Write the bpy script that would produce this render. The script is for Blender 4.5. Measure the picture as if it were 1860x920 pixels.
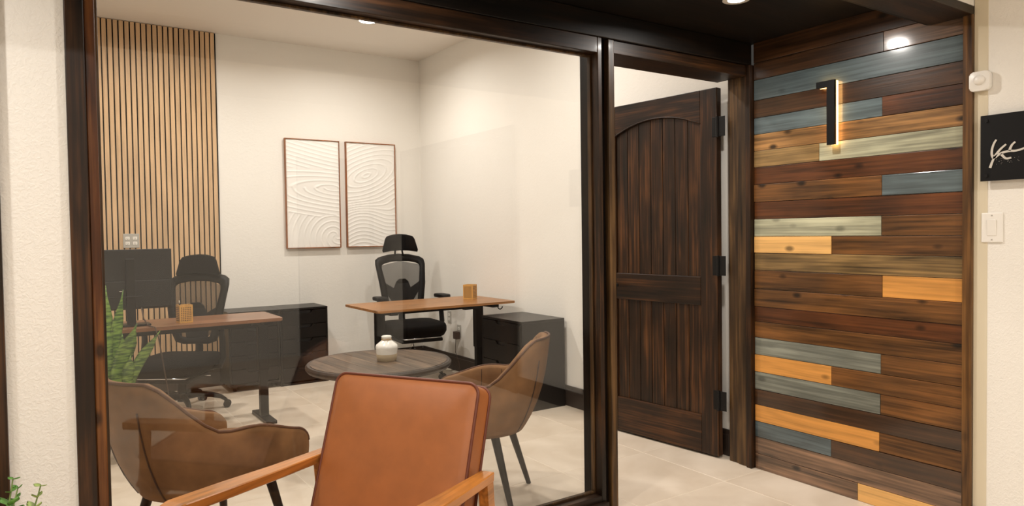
import bpy, bmesh, math, random
import numpy as np
from mathutils import Vector, Matrix
random.seed(7)
for o in list(bpy.data.objects): bpy.data.objects.remove(o)
scene = bpy.context.scene
COL = scene.collection
PI = math.pi
R = math.radians

# ------------------------------------------------------------------ camera, world, exposure
F_PX = 1281.4
cam_d = bpy.data.cameras.new('camera'); cam = bpy.data.objects.new('camera', cam_d); COL.objects.link(cam)
cam_d.sensor_width = 36.0; cam_d.lens = F_PX * 36.0 / 1860.0; cam_d.clip_start = 0.02
_c2w = ((0.8307, -0.0273, 0.5560), (-0.5552, -0.0156, 0.8314), (-0.0141, -0.9995, -0.0282))   # columns right, down, forward
_r = [Vector([_c2w[i][k] for i in range(3)]) for k in range(3)]
_f = _r[2].normalized(); _u = (-_r[1] - _f * (-_r[1]).dot(_f)).normalized(); _x = _f.cross(_u)
_m = Matrix((_x, _u, -_f)).transposed().to_4x4(); _m.translation = (0, 0, 1.30)
cam.matrix_world = _m
scene.camera = cam
w = bpy.data.worlds.new('world'); scene.world = w; w.use_nodes = True
w.node_tree.nodes['Background'].inputs[0].default_value = (1.0, 0.93, 0.84, 1)
w.node_tree.nodes['Background'].inputs[1].default_value = 0.05
vs = scene.view_settings
vs.view_transform = 'Standard'; vs.look = 'None'; vs.exposure = 0.0; vs.gamma = 1.0; vs.use_curve_mapping = False
WARM = (1.0, 0.942, 0.87)
P_OFFICE, P_SOFFIT, P_HALL = 20.5, 12.0, 39.0

# ------------------------------------------------------------------ materials
def lin(c):
    out = []
    for v in c:
        v = max(0, min(255, v)) / 255.0
        out.append(v / 12.92 if v <= 0.04045 else ((v + 0.055) / 1.055) ** 2.4)
    return (*out, 1.0)
MATS = {}
def new_mat(name):
    m = bpy.data.materials.new(name); m.use_nodes = True
    MATS[name] = m
    nt = m.node_tree
    return m, nt, nt.nodes['Principled BSDF']
def node(nt, kind, **kw):
    n = nt.nodes.new(kind)
    for k, v in kw.items():
        if k.startswith('i_'):
            n.inputs[int(k[2:])].default_value = v
        else:
            setattr(n, k, v)
    return n
def obj_coords(nt, scale=(1, 1, 1), rnd=True):
    tc = node(nt, 'ShaderNodeTexCoord'); mp = node(nt, 'ShaderNodeMapping')
    mp.inputs['Scale'].default_value = scale
    if rnd:
        oi = node(nt, 'ShaderNodeObjectInfo'); mu = node(nt, 'ShaderNodeMath', operation='MULTIPLY', i_1=53.7)
        nt.links.new(oi.outputs['Random'], mu.inputs[0])
        va = node(nt, 'ShaderNodeVectorMath', operation='ADD')
        nt.links.new(tc.outputs['Object'], va.inputs[0]); nt.links.new(mu.outputs[0], va.inputs[1])
        nt.links.new(va.outputs[0], mp.inputs['Vector'])
    else:
        nt.links.new(tc.outputs['Object'], mp.inputs['Vector'])
    return mp.outputs[0]
def add_bump(nt, bsdf, height, strength=0.2, dist=0.01):
    b = node(nt, 'ShaderNodeBump'); b.inputs['Strength'].default_value = strength; b.inputs['Distance'].default_value = dist
    nt.links.new(height, b.inputs['Height']); nt.links.new(b.outputs[0], bsdf.inputs['Normal'])
def plain(name, rgb, rough=0.5, metal=0.0, noise=0.0, nscale=40, bump=0.0, coat=0.0, spec=None):
    m, nt, b = new_mat(name)
    b.inputs['Base Color'].default_value = lin(rgb)
    b.inputs['Roughness'].default_value = rough; b.inputs['Metallic'].default_value = metal
    if coat: b.inputs['Coat Weight'].default_value = coat
    if spec is not None: b.inputs['Specular IOR Level'].default_value = spec
    co = obj_coords(nt)
    nz = node(nt, 'ShaderNodeTexNoise'); nz.inputs['Scale'].default_value = nscale; nz.inputs['Detail'].default_value = 5
    nt.links.new(co, nz.inputs['Vector'])
    if noise:
        rp = node(nt, 'ShaderNodeValToRGB')
        rp.color_ramp.elements[0].position = 0.3; rp.color_ramp.elements[1].position = 0.7
        rp.color_ramp.elements[0].color = lin([v * (1 - noise) for v in rgb]); rp.color_ramp.elements[1].color = lin([v * (1 + noise * 0.7) for v in rgb])
        nt.links.new(nz.outputs['Fac'], rp.inputs[0]); nt.links.new(rp.outputs[0], b.inputs['Base Color'])
    if bump: add_bump(nt, b, nz.outputs['Fac'], bump, 0.004)
    return m
def wood(name, dark, mid, light, axis, rough=0.45, knots=0.0, grain=1.0, coat=0.0, bump=0.15):
    """stained timber with grain running along one axis"""
    m, nt, b = new_mat(name)
    st = [14.0, 14.0, 14.0]; st[axis] = 1.1
    co = obj_coords(nt, [s * grain for s in st])
    n1 = node(nt, 'ShaderNodeTexNoise'); n1.inputs['Scale'].default_value = 1.6; n1.inputs['Detail'].default_value = 7; n1.inputs['Distortion'].default_value = 0.9
    nt.links.new(co, n1.inputs['Vector'])
    st2 = [95.0] * 3; st2[axis] = 2.2
    co2 = obj_coords(nt, st2)
    n2 = node(nt, 'ShaderNodeTexNoise'); n2.inputs['Scale'].default_value = 1.0; n2.inputs['Detail'].default_value = 4
    nt.links.new(co2, n2.inputs['Vector'])
    st3 = [3.0] * 3; st3[axis] = 1.6
    n3 = node(nt, 'ShaderNodeTexNoise'); n3.inputs['Scale'].default_value = 1.4; n3.inputs['Detail'].default_value = 3
    nt.links.new(obj_coords(nt, st3), n3.inputs['Vector'])
    a = node(nt, 'ShaderNodeMath', operation='MULTIPLY_ADD', i_1=0.40)
    nt.links.new(n2.outputs['Fac'], a.inputs[0])
    a1 = node(nt, 'ShaderNodeMath', operation='MULTIPLY', i_1=0.42); nt.links.new(n1.outputs['Fac'], a1.inputs[0])
    nt.links.new(a1.outputs[0], a.inputs[2])
    a2 = node(nt, 'ShaderNodeMath', operation='MULTIPLY_ADD', i_1=0.35); nt.links.new(n3.outputs['Fac'], a2.inputs[0]); nt.links.new(a.outputs[0], a2.inputs[2])
    rp = node(nt, 'ShaderNodeValToRGB'); e = rp.color_ramp.elements
    e[0].position = 0.44; e[1].position = 0.75; e[0].color = lin(dark); e[1].color = lin(light)
    k = e.new(0.59); k.color = lin(mid)
    nt.links.new(a2.outputs[0], rp.inputs[0])
    colour = rp.outputs[0]
    if knots:
        sk = [9.0] * 3; sk[axis] = 5.0
        vo = node(nt, 'ShaderNodeTexVoronoi'); vo.inputs['Scale'].default_value = 1.0
        nt.links.new(obj_coords(nt, sk), vo.inputs['Vector'])
        kr = node(nt, 'ShaderNodeValToRGB'); ke = kr.color_ramp.elements
        ke[0].position = 0.07; ke[0].color = (1, 1, 1, 1); ke[1].position = 0.17; ke[1].color = (0, 0, 0, 1)
        nt.links.new(vo.outputs['Distance'], kr.inputs[0])
        kf = node(nt, 'ShaderNodeMath', operation='MULTIPLY', i_1=knots); nt.links.new(kr.outputs[0], kf.inputs[0])
        mx = node(nt, 'ShaderNodeMix', data_type='RGBA'); mx.inputs[7].default_value = lin([v * 0.35 for v in dark])
        nt.links.new(kf.outputs[0], mx.inputs[0]); nt.links.new(colour, mx.inputs[6]); colour = mx.outputs[2]
    nt.links.new(colour, b.inputs['Base Color'])
    b.inputs['Roughness'].default_value = rough; b.inputs['Specular IOR Level'].default_value = 0.3
    if coat: b.inputs['Coat Weight'].default_value = coat; b.inputs['Coat Roughness'].default_value = 0.12
    add_bump(nt, b, a2.outputs[0], bump, 0.006)
    return m
def shades(c, lo=0.55, hi=1.3):
    return [v * lo for v in c], c, [v * hi for v in c]
def plaster(name, rgb, scale, strength):
    m, nt, b = new_mat(name)
    b.inputs['Base Color'].default_value = lin(rgb); b.inputs['Roughness'].default_value = 0.75
    b.inputs['Specular IOR Level'].default_value = 0.25
    co = obj_coords(nt, rnd=False)
    n1 = node(nt, 'ShaderNodeTexNoise'); n1.inputs['Scale'].default_value = scale; n1.inputs['Detail'].default_value = 6; n1.inputs['Distortion'].default_value = 1.2
    nt.links.new(co, n1.inputs['Vector'])
    rp = node(nt, 'ShaderNodeValToRGB'); rp.color_ramp.elements[0].position = 0.42; rp.color_ramp.elements[1].position = 0.62
    nt.links.new(n1.outputs['Fac'], rp.inputs[0])
    add_bump(nt, b, rp.outputs[0], strength, 0.006)
    return m

plaster('plaster_rough', (237, 233, 225), 70, 0.20)
plaster('plaster_smooth', (237, 233, 226), 30, 0.07)
plaster('ceiling_paint', (236, 229, 220), 25, 0.04)
wood('dark_wood_z', (12, 7, 3), (38, 23, 11), (78, 48, 23), 2, 0.42, 0.25, coat=0.08)
wood('dark_wood_x', (12, 7, 3), (36, 22, 11), (72, 45, 23), 0, 0.42, 0.0, coat=0.08)
wood('dark_wood_y', (22, 12, 6), (60, 36, 17), (112, 68, 32), 1, 0.34, 0.0, coat=0.2)
wood('edge_wood_z', (34, 21, 10), (92, 62, 31), (134, 94, 50), 2, 0.35, 0.4, coat=0.2)
wood('jamb_wood_z', (24, 16, 8), (66, 47, 27), (108, 80, 48), 2, 0.42, 0.15, coat=0.08)
wood('orange_wood_z', (34, 16, 5), (82, 45, 18), (130, 82, 38), 2, 0.4, 0.8, coat=0.1)
wood('black_wood_z', (5, 3, 2), (13, 8, 5), (30, 18, 10), 2, 0.4)
wood('soffit_wood', (6, 4, 3), (16, 11, 7), (32, 21, 13), 0, 0.5)
wood('door_wood_z', (14, 8, 3), (44, 26, 12), (96, 60, 30), 2, 0.4, 0.0, coat=0.1)
wood('door_wood_x', (14, 8, 4), (42, 25, 12), (88, 54, 26), 0, 0.4, 0.3, coat=0.1)
PAL = dict(dbrown=(62, 40, 22), redbrown=(80, 46, 23), brown=(98, 65, 34), tan=(138, 101, 60), olive=(128, 102, 64),
           slate=(80, 92, 95), sage=(152, 150, 126), pine=(224, 174, 106), orange=(210, 147, 74), taupe=(112, 86, 66), grey=(112, 114, 104))
for k, c in PAL.items():
    lo, hi = (0.5, 1.4)
    kn = 0.9
    if k in ('pine', 'orange'): lo, hi, kn = 0.84, 1.08, 0.75
    if k in ('slate', 'sage', 'grey'): lo, hi, kn = 0.72, 1.3, 0.45
    d, mm, l = shades(c, lo, hi)
    wood('plank_' + k, d, mm, l, 1, 0.38, kn, coat=1.0 if k in ('slate', 'dbrown', 'taupe') else 0.2, bump=0.2)
wood('slat_wood', *shades((206, 172, 134), 0.9, 1.08), 2, 0.5, 0.0)
wood('frame_wood', *shades((142, 88, 50), 0.7, 1.25), 2, 0.45)
wood('desk_walnut', *shades((122, 84, 60), 0.75, 1.2), 0, 0.3, 0.0)
wood('desk_rustic', *shades((152, 106, 64), 0.7, 1.2), 0, 0.32, 0.3)
wood('table_wood', *shades((84, 69, 55), 0.6, 1.4), 1, 0.45, 0.0)
wood('armchair_wood', *shades((170, 108, 48), 0.76, 1.18), 1, 0.28, 0.0, coat=0.3, grain=0.8)
plain('felt_black', (16, 15, 15), 0.9, spec=0.15)
plain('black_metal', (17, 16, 16), 0.42, 0.0, bump=0.05, spec=0.25)
plain('black_plastic', (15, 14, 14), 0.5, spec=0.22)
plain('black_fabric', (14, 13, 13), 0.85, spec=0.12, bump=0.25, nscale=300)
plain('cabinet_black', (15, 12, 11), 0.35, spec=0.3)
plain('cabinet_line', (10, 9, 8), 0.6)
plain('baseboard_brown', (52, 42, 36), 0.4)
plain('chrome', (200, 200, 200), 0.15, 1.0)
plain('white_plastic', (236, 232, 224), 0.35)
plain('grey_plastic', (176, 172, 164), 0.4)
plain('suede_brown', (126, 92, 62), 0.8, noise=0.14, nscale=9, bump=0.12, spec=0.2)
plain('suede_piping', (88, 58, 40), 0.75)
plain('suede_seam', (60, 38, 25), 0.8)
plain('leather_tan', (157, 93, 47), 0.42, noise=0.05, nscale=14, bump=0.06)
plain('leather_piping', (98, 44, 20), 0.45)
plain('ceramic_white', (240, 236, 228), 0.25, coat=0.3)
plain('ceramic_beige', (158, 140, 112), 0.8)
plain('twine', (176, 146, 104), 0.9)
plain('bamboo', (206, 156, 84), 0.5, noise=0.08, nscale=30)
plain('monitor_grey', (30, 30, 31), 0.5, spec=0.25)
plain('planter_dark', (44, 42, 40), 0.55)
plain('soil', (40, 28, 20), 0.95, noise=0.3, nscale=80)
plain('canvas_white', (238, 235, 230), 0.7)
plain('silver', (206, 200, 190), 0.5, 0.2)
plain('cord_brown', (70, 52, 42), 0.6)
plain('terracotta', (150, 84, 56), 0.8, noise=0.1)
plain('stem_green', (104, 122, 58), 0.6)
plain('leaf_green', (88, 138, 50), 0.4, noise=0.2, nscale=30)
plain('leaf_pale', (150, 170, 92), 0.45, noise=0.15, nscale=30)
plain('grout', (232, 222, 206), 0.9)
def mk_tile():
    m, nt, b = new_mat('floor_tile')
    n1 = node(nt, 'ShaderNodeTexNoise'); n1.inputs['Scale'].default_value = 3.5; n1.inputs['Detail'].default_value = 6; n1.inputs['Distortion'].default_value = 0.6
    nt.links.new(obj_coords(nt), n1.inputs['Vector'])
    rp = node(nt, 'ShaderNodeValToRGB'); e = rp.color_ramp.elements
    e[0].position = 0.35; e[1].position = 0.68; e[0].color = lin((206, 190, 170)); e[1].color = lin((222, 208, 190))
    nt.links.new(n1.outputs['Fac'], rp.inputs[0]); nt.links.new(rp.outputs[0], b.inputs['Base Color'])
    b.inputs['Roughness'].default_value = 0.42
mk_tile()
def mk_snake():
    m, nt, b = new_mat('snake_leaf')
    wv = node(nt, 'ShaderNodeTexNoise'); wv.inputs['Scale'].default_value = 1.0; wv.inputs['Detail'].default_value = 4
    nt.links.new(obj_coords(nt, (14, 14, 75)), wv.inputs['Vector'])
    rp = node(nt, 'ShaderNodeValToRGB'); e = rp.color_ramp.elements
    e[0].position = 0.42; e[1].position = 0.6; e[0].color = lin((54, 88, 36)); e[1].color = lin((126, 158, 72))
    nt.links.new(wv.outputs['Fac'], rp.inputs[0]); nt.links.new(rp.outputs[0], b.inputs['Base Color'])
    b.inputs['Roughness'].default_value = 0.4
mk_snake()
def mk_emit(name, rgb, strength):
    m, nt, b = new_mat(name)
    b.inputs['Base Color'].default_value = lin((240, 235, 225))
    b.inputs['Emission Color'].default_value = (*rgb, 1); b.inputs['Emission Strength'].default_value = strength
mk_emit('lamp_lens', (1, 0.95, 0.88), 30.0)
mk_emit('led_warm', (1.0, 0.52, 0.16), 9.0)
def mk_glass():
    m, nt, b = new_mat('pane_glass'); nt.nodes.remove(b)
    out = nt.nodes['Material Output']
    ge = node(nt, 'ShaderNodeNewGeometry'); dt = node(nt, 'ShaderNodeVectorMath', operation='DOT_PRODUCT')
    nt.links.new(ge.outputs['Incoming'], dt.inputs[0]); nt.links.new(ge.outputs['Normal'], dt.inputs[1])
    ab = node(nt, 'ShaderNodeMath', operation='ABSOLUTE'); nt.links.new(dt.outputs['Value'], ab.inputs[0])
    om = node(nt, 'ShaderNodeMath', operation='SUBTRACT', i_0=1.0); nt.links.new(ab.outputs[0], om.inputs[1])
    pw = node(nt, 'ShaderNodeMath', operation='POWER', i_1=5.0); nt.links.new(om.outputs[0], pw.inputs[0])
    fr = node(nt, 'ShaderNodeMath', operation='MULTIPLY_ADD', i_1=0.957, i_2=0.043); nt.links.new(pw.outputs[0], fr.inputs[0])
    tr = node(nt, 'ShaderNodeBsdfTransparent'); tr.inputs[0].default_value = (0.985, 0.99, 0.985, 1)
    gl = node(nt, 'ShaderNodeBsdfGlossy'); gl.inputs['Roughness'].default_value = 0.0
    mx = node(nt, 'ShaderNodeMixShader'); nt.links.new(fr.outputs[0], mx.inputs[0]); nt.links.new(tr.outputs[0], mx.inputs[1]); nt.links.new(gl.outputs[0], mx.inputs[2])
    nt.links.new(mx.outputs[0], out.inputs[0])
mk_glass()
def mk_mesh_fabric():
    m, nt, b = new_mat('mesh_fabric'); out = nt.nodes['Material Output']
    b.inputs['Base Color'].default_value = lin((24, 23, 23)); b.inputs['Roughness'].default_value = 0.8
    tr = node(nt, 'ShaderNodeBsdfTransparent'); mx = node(nt, 'ShaderNodeMixShader', i_0=0.33)
    nt.links.new(b.outputs[0], mx.inputs[1]); nt.links.new(tr.outputs[0], mx.inputs[2]); nt.links.new(mx.outputs[0], out.inputs[0])
mk_mesh_fabric()

# ------------------------------------------------------------------ mesh helpers
class MB:
    def __init__(s): s.bm = bmesh.new()
    def _xf(s, vs_, m):
        if m is not None: bmesh.ops.transform(s.bm, matrix=m, verts=vs_)
    def box(s, a, b, bev=0.0, m=None, seg=2):
        a = Vector(a); b = Vector(b)
        r = bmesh.ops.create_cube(s.bm, size=1.0); v = r['verts']
        d = b - a; c = (a + b) / 2
        for q in v: q.co = Vector((q.co.x * d.x, q.co.y * d.y, q.co.z * d.z)) + c
        if bev:
            es = list({e for q in v for e in q.link_edges})
            r2 = bmesh.ops.bevel(s.bm, geom=es, offset=bev, segments=seg, profile=0.5, affect='EDGES')
            v = list({q for f in r2['faces'] for q in f.verts} | {q for q in v if q.is_valid})
        s._xf(v, m); return s
    def cyl(s, p, q, r1, r2=None, n=16, cap=True):
        p = Vector(p); q = Vector(q); d = q - p; r2 = r1 if r2 is None else r2
        res = bmesh.ops.create_cone(s.bm, cap_ends=cap, segments=n, radius1=r1, radius2=r2, depth=d.length)
        mt = Matrix.Translation((p + q) / 2) @ d.to_track_quat('Z', 'Y').to_matrix().to_4x4()
        bmesh.ops.transform(s.bm, matrix=mt, verts=res['verts']); return s
    def tube(s, pts, r, n=8, closed=False, flat=None):
        pts = [Vector(p) for p in pts]; L = len(pts); rings = []
        up = None
        for i, p in enumerate(pts):
            if closed: t = pts[(i + 1) % L] - pts[i - 1]
            else: t = pts[min(i + 1, L - 1)] - pts[max(i - 1, 0)]
            t.normalize()
            if up is None:
                up = Vector((0, 0, 1)) if abs(t.z) < 0.9 else Vector((0, 1, 0))
            x = t.cross(up)
            if x.length < 1e-5: x = t.orthogonal()
            x.normalize(); up = x.cross(t).normalized()
            rr = r[i] if isinstance(r, (list, tuple)) else r
            ry = rr * (flat or 1)
            rings.append([s.bm.verts.new(p + x * math.cos(2 * PI * k / n) * rr + up * math.sin(2 * PI * k / n) * ry) for k in range(n)])
        m = L if closed else L - 1
        for i in range(m):
            A, B_ = rings[i], rings[(i + 1) % L]
            for k in range(n): s.bm.faces.new((A[k], A[(k + 1) % n], B_[(k + 1) % n], B_[k]))
        if not closed:
            s.bm.faces.new(rings[0][::-1]); s.bm.faces.new(rings[-1])
        return s
    def lathe(s, prof, n=32, c=(0, 0, 0)):
        c = Vector(c); rings = []
        for r, z in prof:
            if r < 1e-6: rings.append([s.bm.verts.new(c + Vector((0, 0, z)))])
            else: rings.append([s.bm.verts.new(c + Vector((r * math.cos(2 * PI * k / n), r * math.sin(2 * PI * k / n), z))) for k in range(n)])
        for A, B_ in zip(rings, rings[1:]):
            for k in range(n):
                k2 = (k + 1) % n
                if len(A) == 1 and len(B_) == 1: continue
                if len(A) == 1: s.bm.faces.new((A[0], B_[k2], B_[k]))
                elif len(B_) == 1: s.bm.faces.new((A[k], A[k2], B_[0]))
                else: s.bm.faces.new((A[k], A[k2], B_[k2], B_[k]))
        return s
    def prism(s, poly, depth, m=None, bev=0.0):
        """polygon in local xy pushed along +z by depth"""
        lo = [s.bm.verts.new((x, y, 0)) for x, y in poly]; hi = [s.bm.verts.new((x, y, depth)) for x, y in poly]
        n = len(poly); fs = [s.bm.faces.new(lo[::-1]), s.bm.faces.new(hi)]
        for k in range(n): fs.append(s.bm.faces.new((lo[k], lo[(k + 1) % n], hi[(k + 1) % n], hi[k])))
        v = lo + hi
        if bev:
            es = list({e for f in fs[:2] for e in f.edges})
            r2 = bmesh.ops.bevel(s.bm, geom=es, offset=bev, segments=2, profile=0.5, affect='EDGES')
            v = list({q for f in r2['faces'] for q in f.verts} | {q for q in v if q.is_valid})
        s._xf(v, m); return s
    def grid(s, rows, closed_u=False):
        V = [[s.bm.verts.new(p) for p in r] for r in rows]
        for i in range(len(V) - 1):
            n = len(V[i])
            for k in range(n if closed_u else n - 1):
                k2 = (k + 1) % n
                s.bm.faces.new((V[i][k], V[i][k2], V[i + 1][k2], V[i + 1][k]))
        return V
    def build(s, name, mat, parent=None, smooth=False, loc=None, sub=0):
        bmesh.ops.remove_doubles(s.bm, verts=s.bm.verts, dist=1e-6)
        bmesh.ops.recalc_face_normals(s.bm, faces=s.bm.faces)
        me = bpy.data.meshes.new(name); s.bm.to_mesh(me); s.bm.free()
        me.materials.append(MATS[mat])
        if smooth:
            for p in me.polygons: p.use_smooth = True
        o = bpy.data.objects.new(name, me); COL.objects.link(o)
        if parent is not None: o.parent = parent
        if loc: o.location = loc
        if smooth == 'auto':
            for p in me.polygons: p.use_smooth = True
            try: me.set_sharp_from_angle(angle=R(35))
            except Exception: pass
        if sub:
            md = o.modifiers.new('subdivision', 'SUBSURF'); md.levels = sub; md.render_levels = sub
        return o
def tag(o, label, cat, group=None, kind=None):
    o['label'] = label; o['category'] = cat
    if group: o['group'] = group
    if kind: o['kind'] = kind
    return o
def thing(name, label, cat, loc=(0, 0, 0), rz=0.0, group=None, kind=None):
    o = bpy.data.objects.new(name, None); COL.objects.link(o)
    o.empty_display_size = 0.1
    o.location = loc; o.rotation_euler = (0, 0, rz)
    return tag(o, label, cat, group, kind)
def box(name, a, b, mat, parent=None, bev=0.0, local=True):
    """box whose own origin is its centre, so that its grain starts there"""
    a = Vector(a); b = Vector(b); c = (a + b) / 2
    return MB().box(a - c, b - c, bev).build(name, mat, parent, loc=c)
def dup(root, parent=None):
    r = root.copy(); COL.objects.link(r)
    if parent is not None: r.parent = parent
    for ch in list(root.children): dup(ch, r)
    return r
def arc(cx, cy, r, a0, a1, n):
    return [(cx + r * math.cos(R(a0 + (a1 - a0) * k / n)), cy + r * math.sin(R(a0 + (a1 - a0) * k / n))) for k in range(n + 1)]
def rrect(w_, h_, r, n=5, cx=0, cy=0):
    p = []
    for sx, sy, a in ((1, 1, 0), (-1, 1, 90), (-1, -1, 180), (1, -1, 270)):
        p += arc(cx + sx * (w_ / 2 - r), cy + sy * (h_ / 2 - r), r, a, a + 90, n)
    return p
def ss(a, b, x):
    t = max(0, min(1, (x - a) / (b - a))); return t * t * (3 - 2 * t)

# ------------------------------------------------------------------ key dimensions
YG, YB, XW, XP = 2.453, 6.55, 3.269, 3.209      # front plane, office back wall, office right wall, plank wall
XL, YO, ZC = -0.9, -2.6, 3.07                    # office left wall, wall across the corridor, office ceiling
HALL_L, ZH = -4.0, 2.75

# ------------------------------------------------------------------ floor with tiles
fl = box('floor', (HALL_L, YO, -0.10), (XP + 0.1, YB + 0.05, -0.0012), 'grout')
tag(fl, 'pale beige tiled floor with thin light joints', 'floor', kind='structure')
TS = 0.593
tm = None
i0 = math.floor((HALL_L - 2.91) / TS); i1 = math.ceil((XW - 2.91) / TS); j0 = math.floor((YO - 2.405) / TS); j1 = math.ceil((YB - 2.405) / TS)
for i in range(i0, i1):
    for j in range(j0, j1):
        x0, y0 = 2.91 + i * TS, 2.405 + j * TS
        if y0 > 2.6 and x0 + TS < XL: continue
        if tm is None:
            t = MB().box((-TS / 2 + 0.0015, -TS / 2 + 0.0015, -0.006), (TS / 2 - 0.0015, TS / 2 - 0.0015, 0.0), 0.001, seg=1).build('tile', 'floor_tile', fl)
            tm = t.data
        else:
            t = bpy.data.objects.new('tile', tm); COL.objects.link(t); t.parent = fl
        t.matrix_parent_inverse = fl.matrix_basis.inverted()
        t.location = (x0 + TS / 2, y0 + TS / 2, 0)

# ------------------------------------------------------------------ walls and ceilings
def struct(o, label, cat): return tag(o, label, cat, kind='structure')
struct(box('wall_back', (XL - 0.12, YB, 0), (XW + 0.12, YB + 0.12, ZC + 0.1), 'plaster_smooth'), 'white painted back wall of the office', 'wall')
struct(box('wall_office_right', (XW, YG + 0.15, 0), (XW + 0.12, YB, ZC + 0.1), 'plaster_smooth'), 'white painted side wall of the office behind the open door', 'wall')
struct(box('wall_office_left', (XL - 0.12, YG + 0.2, 0), (XL, YB, ZC + 0.1), 'plaster_smooth'), 'white painted side wall of the office beyond the slat panel', 'wall')
struct(box('ceiling', (XL - 0.1, YG + 0.1, ZC), (XW + 0.1, YB, ZC + 0.1), 'ceiling_paint'), 'white office ceiling with recessed lights', 'ceiling')
b = MB()
b.box((-0.089, YG, 0), (0.075, YG + 0.2, ZC)); b.box((HALL_L, YG, 0), (-0.19, YG + 0.2, ZC))
b.box((-0.19, YG + 0.01, 0), (-0.089, YG + 0.2, ZC)); b.box((0.075, YG + 0.06, 2.19), (XW, YG + 0.2, ZC))
struct(b.build('wall_front', 'plaster_rough'), 'white textured plaster pier and wall beside the glass front', 'wall')
# corridor: plank-clad right wall, wall across, far end, ceiling and header over the entry
wr = struct(box('wall_right', (XP + 0.02, YO, 0), (XP + 0.14, YG, ZH + 0.2), 'plaster_rough'), 'white plaster corridor wall clad with mixed stained planks beside the door', 'wall')
skin = box('plaster_face', (XP, YO, 0), (XP + 0.02, 1.363, ZH + 0.1), 'plaster_rough'); skin.parent = wr; skin.matrix_parent_inverse = wr.matrix_basis.inverted()
struct(box('wall_opposite', (HALL_L, YO - 0.12, 0), (XP + 0.14, YO, ZH + 0.2), 'plaster_rough'), 'white plaster wall across the corridor from the glass', 'wall')
struct(box('wall_corridor_end', (HALL_L - 0.12, YO, 0), (HALL_L, YG, ZH + 0.2), 'plaster_rough'), 'white plaster wall at the far end of the corridor', 'wall')
struct(box('ceiling_corridor', (HALL_L, YO, ZH), (XP + 0.02, 1.36, ZH + 0.1), 'ceiling_paint'), 'white corridor ceiling', 'ceiling')
struct(box('wall_header', (HALL_L, 1.365, 2.205), (XP + 0.02, 1.53, ZH + 0.1), 'plaster_rough'), 'white plaster header above the entry recess', 'wall')
struct(box('ceiling_entry', (HALL_L, 1.53, 2.30), (XP + 0.02, YG + 0.06, 2.38), 'soffit_wood'), 'almost black stained wooden ceiling of the entry recess', 'ceiling')

# ------------------------------------------------------------------ plank cladding
ZR = [2.30, 2.192, 2.101, 1.992, 1.898, 1.81, 1.722, 1.634, 1.542, 1.448, 1.356, 1.264, 1.175, 1.082, 0.981, 0.886, 0.805, 0.718, 0.625, 0.532, 0.436, 0.352, 0.261, 0.177, 0.085, 0.0]
ROWS = [[('dbrown', 0)], [('dbrown', 1.737), ('taupe', 0)], [('slate', 0)], [('dbrown', 0)], [('slate', 1.744), ('redbrown', 0)], [('tan', 0)],
        [('olive', 2.059), ('sage', 0)], [('redbrown', 0)], [('brown', 1.744), ('slate', 0)], [('redbrown', 0)], [('sage', 1.748), ('brown', 0)],
        [('pine', 1.993), ('brown', 0)], [('olive', 0)], [('brown', 1.744), ('orange', 0)], [('brown', 0)], [('redbrown', 0)], [('brown', 0)],
        [('grey', 1.75), ('brown', 0)], [('orange', 1.993), ('brown', 0)], [('grey', 1.753), ('brown', 0)], [('dbrown', 0)], [('orange', 1.757), ('brown', 0)],
        [('slate', 1.996), ('dbrown', 0)], [('taupe', 0)], [('taupe', 1.862), ('pine', 0)]]
for k, row in enumerate(ROWS):
    y = YG - 0.013
    for c, ye in row:
        ye = ye or 1.40
        pr = random.choice((0.0, 0.0015, 0.003, 0.004))
        o = box('plank', (XP - pr, ye + 0.0008, ZR[k + 1] + 0.001), (XP + 0.02, y - 0.0008, ZR[k] - 0.001), 'plank_' + c, bev=0.0016)
        o.parent = wr; o.matrix_parent_inverse = wr.matrix_basis.inverted()
        y = ye

# ------------------------------------------------------------------ dark timber trim
def trim(n, a, b_, mat, label, bev=0.003):
    return struct(box('trim_%d' % n, a, b_, mat, bev=bev), label, 'trim')
trim(1, (XP - 0.018, 1.363, 0), (XP + 0.02, 1.40, 2.172), 'edge_wood_z', 'dark wooden edge trim between the planks and the white wall')
trim(2, (HALL_L, 1.363, 2.168), (XP - 0.0005, 1.535, 2.204), 'dark_wood_x', 'dark wooden board under the header of the entry recess')
trim(3, (HALL_L, 1.531, 2.17), (XP - 0.006, 1.55, 2.299), 'soffit_wood', 'almost black board on the inner face of the header')
trim(4, (-0.19, YG - 0.02, 0), (-0.0895, YG + 0.009, 2.299), 'dark_wood_z', 'dark wooden post beyond the white plaster pier')
trim(5, (0.0755, YG - 0.012, 0), (0.125, YG + 0.1, 2.299), 'dark_wood_z', 'dark brown wooden casing between plaster pier and window frame')
trim(6, (0.1255, YG - 0.004, 2.185), (XP - 0.006, YG + 0.05, 2.299), 'soffit_wood', 'almost black fascia board above glass and door')
trim(7, (2.1475, YG + 0.03, 0), (2.187, YG + 0.16, 2.184), 'black_wood_z', 'black recessed mullion between the glass and the doorway')
trim(8, (2.1875, YG + 0.002, 0), (2.224, YG + 0.2, 2.184), 'jamb_wood_z', 'brown wooden door jamb next to the glass')
trim(9, (2.2245, YG + 0.01, 2.124), (3.17, YG + 0.2, 2.184), 'dark_wood_x', 'dark wooden head over the open doorway')
trim(10, (3.178, YG - 0.01, 0), (XP + 0.015, YG + 0.0225, 2.184), 'dark_wood_z', 'narrow dark wooden strip in the corner by the planks')
trim(11, (3.19, YG + 0.023, 0), (XW - 0.001, YG + 0.083, 2.184), 'jamb_wood_z', 'brown wooden outer jamb on the hinge side')
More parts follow.
